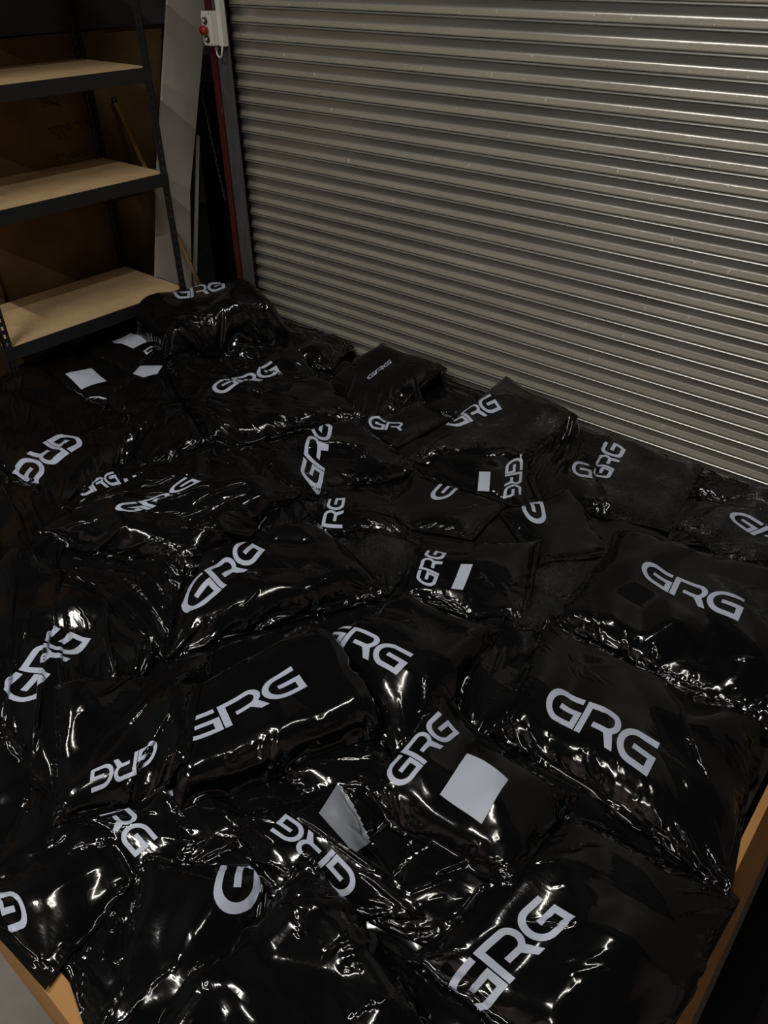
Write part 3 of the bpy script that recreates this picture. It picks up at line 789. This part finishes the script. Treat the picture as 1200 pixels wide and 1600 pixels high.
# bed of buried bags
bed = blur(H, 3, 1) - .004
sel = slice(None, None, 2)
Bx, By = XX[sel, sel], YY[sel, sel]; Bz = bed[sel, sel] + .012*(np.abs(smooth_noise(Bx.shape, 7, rs))-.4)
i0, i1 = np.searchsorted(gx[sel], -3.94), np.searchsorted(gx[sel], -.02); j0, j1 = np.searchsorted(gy[sel], .12), np.searchsorted(gy[sel], 3.0)
Pbed = np.dstack([Bx, By, Bz])[j0:j1, i0:i1].transpose(1, 0, 2)
Vb, Qb = grid_mesh('', Pbed)
ob = linkmesh('buried_mailing_bags', mesh_from('buried_mailing_bags', Vb, Qb), M_FILM)
tag(ob, 'buried black bags glimpsed in the gaps between the top bags', 'mailing bags', None, 'stuff')
G1L, G1T, G1B, G1M = (0, .5), (1.10, 1), (1.17, 0), (.53, 0)
RT, RB, RB2, LEG = (1.21, 1), (1.21, 0), (1.41, 0), (2.4, 0)
G2L, G2T, G2B = (2.43, .5), (3.53, 1), (3.60, 0)

BAGS = [
 # ---- deepest, far left under the rack
 dict(quad=[(108,548),(195,487),(310,520),(205,592)], T=.06, label='flat bag under the front beam of the lowest shelf, square label and upside-down logo',
      logo=[(G2B,(217.5,550)),(G2T,(235,555)),(G2L,(250,543)),(G1L,(274,524)),(RB,(262,524))], labels=[([(174,530.5),(204,518.5),(238,527.5),(208,543)],M_LABEL)]),
 dict(quad=[(300,520),(400,487),(440,505),(360,560)], T=.05, label='dark bag with half-hidden small label just below the plump corner bag',
      logo=[(G1L,(362,525)),(G2B,(400,545)),(RT,(385,520))], letters='G', labels=[([(332,545),(354,535),(365,541),(358,552)],M_LABEL)]),
 dict(quad=[(165,606),(245,545),(350,560),(300,640)], T=.05, label='bag with a pale label partly covered by a knotted corner of its neighbour',
      labels=[([(192,592),(221,570),(252,568),(238,598)],M_LABEL)]),
 dict(quad=[(15,578),(100,532),(225,590),(150,645)], T=.05, label='bag at far left with a rotated square label and a trace of logo below it',
      logo=[(G1B,(140,618)),(G1T,(160,628)),(RB,(158,613))], letters='G', labels=[([(101.5,582),(142,573),(166,593),(127,606.5)],M_LABEL)]),
 dict(quad=[(335,560),(425,470),(600,520),(520,580)], T=.09, label='long unmarked bag lying along the foot of the shutter near the corner'),
 dict(quad=[(625,645),(680,545),(820,592),(720,660)], T=.04, label='dark bag tucked against the shutter left of the rain-speckled logo bag'),
 dict(quad=[(840,660),(880,612),(1070,680),(960,740)], T=.06, label='narrow crinkled bag squeezed along the shutter behind the rippled bags', speck=True),
 dict(quad=[(1040,850),(1080,735),(1175,760),(1150,860)], T=.04, label='crumpled dark bag in the gap right of the large rippled bag'),
 dict(quad=[(330,735),(420,680),(505,800),(420,870)], T=.05, label='crumpled dark bag in the hollow between the left bags and the bag with folded logo'),
 dict(quad=[(215,640),(330,630),(420,760),(300,770)], T=.05, label='dark bag low between the two upper left logo bags and the striped one', ex=.06),
 dict(quad=[(-110,900),(0,735),(130,790),(60,960)], T=.07, label='creased bag at the left edge of the photo beside the striped bag', ex=.06),
 dict(quad=[(-60,1420),(60,1200),(260,1290),(80,1440)], T=.06, label='dark bag at lower left edge behind the smooth brownish bag', ex=.06),
 dict(quad=[(90,1480),(190,1400),(280,1560),(150,1660)], T=.05, label='small dark bag filling the gap above the bottom left box rim', ex=.05),
 dict(quad=[(200,1225),(320,1190),(420,1300),(290,1370)], T=.05, label='bag with a sliver of logo showing below the turned-over bag',
      logo=[(G1B,(262,1240)),(G1T,(290,1222)),(RB,(270,1258))], letters='G'),
 dict(quad=[(680,985),(835,935),(885,1110),(730,1170)], T=.07, label='dark unmarked bag in the gap left of the bag overhanging the right rim', ex=.06, seed=777),
 dict(quad=[(575,1440),(640,1290),(900,1340),(760,1520)], T=.06, label='unmarked dark bag in the hollow below the big square label', ex=.06),
 dict(quad=[(420,1200),(560,1120),(680,1230),(560,1330)], T=.05, label='unmarked bag between the plump logo bag and the square-labelled bag', ex=.05),
 dict(quad=[(820,860),(915,880),(870,990),(800,990)], T=.05, label='small rippled bag just right of the small-label bag', speck=True),
 dict(quad=[(490,865),(580,800),(665,850),(600,945)], T=.06, label='rippled unmarked bag left of the small-label bag', speck=True, ex=.06),
 dict(quad=[(460,780),(560,740),(650,780),(560,850)], T=.03, ex=.05, label='dark bag beneath the small RG bag in the middle'),
 # ---- back row
 dict(quad=[(500,572),(598,508),(700,552),(563,664)], zq=[-1.83,-1.70,-1.72,-1.84], lifts=[.0,.12,.10,0], T=.06, lumpy=.1, label='bag against the shutter with crinkled top edge and logo lost in a fold', ex=.05,
      logo=[(G1L,(570,592)),(G2B,(610,566)),(RT,(588,574)),(RB,(591,578))]),
 dict(quad=[(550,660),(655,612),(700,655),(620,700)], T=.03, label='small bag with faint logo half hidden behind the middle bags',
      logo=[(G1L,(577,658)),(G1B,(598,667)),(G1T,(603,654)),(LEG,(628,672))], letters='GR'),
 dict(quad=[(632,697),(792,576),(905,642),(805,724)], zq=[-1.85,-1.72,-1.75,-1.84], lifts=[0,.17,.13,0], T=.06, lumpy=.05, label='rain-speckled bag with logo at the foot of the shutter', speck=True, ex=.04,
      logo=[(G1L,(694,651)),(RT,(716,642)),(RB,(734,661)),(G2B,(786.5,631)),(G2T,(764,618))]),
 dict(quad=[(165,618),(265,582),(330,690),(215,745)], T=.08, label='smooth unmarked bag right of the upper left logo bag', ex=.04),
 dict(quad=[(250,568),(470,546),(572,655),(325,695)], T=.10, label='large creased bag with distorted logo in the middle of the back row', ex=.05,
      logo=[(G1L,(336,607)),(RT,(356,584)),(RB,(375,602)),(G2T,(427,567)),(G2B,(438.5,575))]),
 dict(quad=[(-90,650),(40,570),(245,660),(95,800)], T=.10, label='big bag with its logo running down towards the left edge', ex=.03,
      logo=[(G1B,(74.8,683)),(G1T,(110.5,703)),(RT,(105,707)),(RB,(69.3,689)),(G2B,(20,740.5)),(G2T,(58.5,755.6))]),
 dict(quad=[(1080,775),(1110,690),(1350,770),(1240,840)], T=.06, label='bag cut by the right edge with the upper of two half logos', ex=.06,
      logo=[(G1L,(1157,737)),(G1B,(1184,758.5)),(G1T,(1201,748)),(G2B,(1250,795))], letters='GR'),
 # ---- middle
 dict(quad=[(900,800),(965,664),(1120,712),(1046,832)], T=.07, label='large rippled bag with logo at its left beside the shutter', speck=True, ex=.035,
      logo=[(G1L,(937,746)),(G1B,(957.5,735)),(RT,(926,721)),(G2B,(979,696)),(G2T,(947,694.5))]),
 dict(quad=[(815,715),(905,670),(955,800),(850,805)], T=.04, label='bag showing a single letter G, overlapping the large rippled bag', ex=.03,
      logo=[(G1L,(894,730)),(G1T,(920,722)),(G1B,(926,745))], letters='G'),
 dict(quad=[(385,700),(560,650),(655,735),(470,785)], T=.09, label='crumpled bag with its logo folded over in the middle of the pile', ex=.07,
      logo=[(G1L,(486,764)),(G1B,(503,731)),(RT,(473,703)),(G2B,(521,667))]),
 dict(quad=[(778,800),(890,758),(970,862),(845,885)], T=.05, label='bag with a single backwards-leaning G below the single-letter bag', ex=.035,
      logo=[(G1L,(838,815)),(G1B,(848,781)),(G1T,(808,789))], letters='G'),
 dict(quad=[(474,832),(505,756),(615,765),(655,855)], T=.05, label='small bag with only the letters RG readable', ex=.03,
      logo=[(G2B,(540,776)),(G2T,(513,776)),((1.41,0),(534,815)),((1.21,1),(503,821))], letters='RH'),
 dict(quad=[(570,800),(650,728),(800,782),(738,845)], T=.035, label='flat bag with one angular G under the labelled bag', ex=.025,
      logo=[(G1L,(682,778)),(G1B,(720.7,759)),(G1T,(688,752.5))], letters='G'),
 dict(quad=[(655,746),(670,706),(828,711),(820,792)], T=.035, label='flat bag with upright label and logo running down its right edge', ex=.02,
      logo=[(G2B,(786.5,774)),(G2T,(814,773)),(G1T,(818,727)),(G1L,(803,716)),(RB,(789,741))], labels=[([(747,763),(748,735),(767,733),(763.5,766)],M_LABEL)]),
 dict(quad=[(1050,818),(1200,757),(1400,830),(1215,930)], T=.07, label='bag cut by the right edge with the lower of two half logos', speck=True, ex=.045,
      logo=[(G1L,(1142,800)),(G1T,(1197,814)),(G1B,(1173,826)),(G2B,(1255,880))]),
 dict(quad=[(860,972),(965,830),(1330,930),(1215,1165)], T=.10, label='very large bag with wavy logo at the right edge', ex=.045,
      logo=[(G1L,(999,889)),(G1T,(1054,887)),(RT,(1063,896)),(RB,(1048,920)),(G2B,(1155,965)),(G2T,(1162,940))]),
 dict(quad=[(622,930),(652,838),(848,842),(822,985)], T=.08, label='bag with small upright label and logo in the centre of the pile', ex=.03,
      logo=[(G1L,(667,914)),(G1B,(682,892)),(RT,(652,888)),(G2B,(699,863)),(G2T,(668,856))], labels=[([(705,917),(720,878),(739,879),(723,918)],M_LABEL)]),
 # ---- left middle
 dict(quad=[(95,800),(165,728),(330,700),(335,775)], T=.07, label='bag with turned-up edge showing three pale stripes and cut-off logo', ex=.03,
      logo=[(G1L,(116,760)),(RT,(135,742)),(G2T,(176,735)),(G2B,(189,752))], dampk=.15,
      labels=[([(192,745),(198,744),(203.6,755),(198,757)],M_LABEL),([(206,740),(212,739),(217,748),(211,750)],M_LABEL),([(219,735.5),(226,734.5),(230,742),(225,743.6)],M_LABEL)]),
 dict(quad=[(55,832),(228,746),(480,768),(300,905)], T=.13, label='plump bag with logo at left centre under the striped bag', ex=.05,
      logo=[(G1L,(181,799)),(RT,(213,778)),(RB,(240,788)),(G2B,(312,749)),(G2T,(291,744))]),
 dict(quad=[(60,880),(290,860),(262,1035),(120,985)], T=.05, label='unmarked glossy crinkled bag below the plump left bag', ex=.09),
 dict(quad=[(-110,1020),(40,840),(250,1010),(90,1270)], T=.09, label='wide bag with large logo at the left edge', ex=.05,
      logo=[(G1L,(11,1079)),(G1B,(77,1069)),(RT,(28,1043)),(RB,(84,1060)),(G2B,(131,988)),(G2T,(90,978))]),
 dict(quad=[(258,1030),(318,868),(490,812),(612,930)], T=.12, label='big smooth bag with logo slanting across the centre left', ex=.03, dampk=.12,
      logo=[(G1L,(280,937)),(G1B,(343,919)),(RT,(313,907)),(RB2,(351.6,911)),(G2B,(418.7,860)),(G2T,(383.5,852))]),
 dict(quad=[(490,1010),(615,930),(785,985),(640,1215)], T=.12, label='bag with half-folded logo and pinkish sheen behind the labelled bag', ex=.045,
      logo=[(G2B,(619,1049)),(G2T,(647.5,1016)),(G2L,(586,1019)),(RB,(531,1004)),(RT,(554,976))]),
 dict(quad=[(262,1110),(505,988),(605,1140),(272,1272)], T=.15, label='plump smooth bag with logo, left of the square-labelled bag', ex=.03, fill=(.05,), lumpy=.1, crease=.7,
      logo=[(G1B,(347.5,1138)),(RB,(353.8,1134)),(RT,(337,1100)),(G2B,(479,1067)),(G2T,(455,1039))]),
 dict(quad=[(775,1145),(852,966),(1200,1130),(1140,1405)], T=.10, label='large bag with boldest logo at right, overhanging the box rim', ex=.045,
      logo=[(G1L,(850.8,1090)),(G1T,(919,1084)),(G1B,(897.5,1135)),(RT,(926.7,1090)),(G2B,(1012.5,1207.5)),(G2T,(1028,1165))]),
 dict(quad=[(76,1072),(334,1012),(300,1200),(78,1295)], T=.09, label='shiny bag lying upside down with logo along its lower edge', ex=.05,
      logo=[(G2B,(140,1203)),(G2T,(142,1238)),(G1B,(216,1164)),(G1L,(246,1172)),(G1T,(210,1199))]),
 dict(quad=[(130,1275),(255,1225),(322,1318),(214,1395)], T=.05, label='bag with letters RG running downwards below the upside-down bag', ex=.03,
      logo=[(G2B,(210,1336)),(G2T,(248,1306)),(G2L,(198,1287)),((2.44,0),(182,1302))], letters='RH'),
 # ---- front
 dict(quad=[(-70,1398),(182,1300),(216,1368),(72,1550)], T=.05, label='smooth brownish-sheened bag over the bottom left box rim', ex=.03,
      logo=[(G1L,(39,1412)),((.53,0),(14,1389)),((1.10,1),(19,1452))], letters='G'),
 dict(quad=[(222,1332),(425,1355),(400,1590),(130,1660)], T=.07, label='glossy bag with an upright U-like G near the bottom left', ex=.06,
      logo=[(G1L,(366,1425)),((.53,1),(334,1384)),((.53,0),(406,1382))], letters='G'),
 dict(quad=[(342,1275),(530,1212),(665,1440),(420,1400)], T=.06, label='bag with shiny grey label and logo upside down', ex=.04,
      logo=[(G2B,(446,1267)),(G2T,(420,1296)),(G1B,(525,1337)),(G1L,(551,1384)),(RB,(519,1331))], labels=[([(491,1260),(532.5,1231),(597.5,1300),(564,1335)],M_LABELG)]),
 dict(quad=[(635,1500),(888,1266),(1158,1405),(980,1760)], T=.09, label='large bag with the biggest logo at the bottom right corner', ex=.045,
      logo=[(G1B,(799,1543)),(RB2,(810.5,1527)),(RB,(802.5,1538)),(RT,(743,1488)),(G2B,(893,1423)),(G2T,(843,1398)),(G1L,(700,1572))]),
 dict(quad=[(558,1245),(688,1066),(905,1240),(800,1395)], T=.09, label='bag with large square pale label and logo in front centre', ex=.05, dampk=.6,
      logo=[(G1B,(664.5,1201.5)),(RB,(665.5,1199)),(RT,(630,1175)),(G2B,(716,1134)),(G2T,(685,1112)),(G1L,(609,1210))],
      labels=[([(685.8,1236.7),(732,1174.3),(793.4,1213.8),(755,1286)],M_LABEL)]),
 dict(quad=[(480,1328),(720,1640),(440,1900),(180,1670)], T=.12, label='crumpled glossy bag nearest the camera at the bottom edge', ex=.08),
 # ---- on top of the far corner
 dict(quad=[(198,458),(345,409),(447,473),(253,511)], zq=[-1.64,-1.62,-1.65,-1.67], T=.25, dampk=.1, grav=.0002, label='plump bag with logo sitting highest in the far corner by the rack', ex=.035, fill=(.055,), lumpy=.03, crease=.6,
      logo=[(G1L,(268.5,455)),(G1B,(298,464)),(RT,(294,446)),(G2B,(352,448)),(G2T,(345,439))]),
]
for B in BAGS: bag(**B)
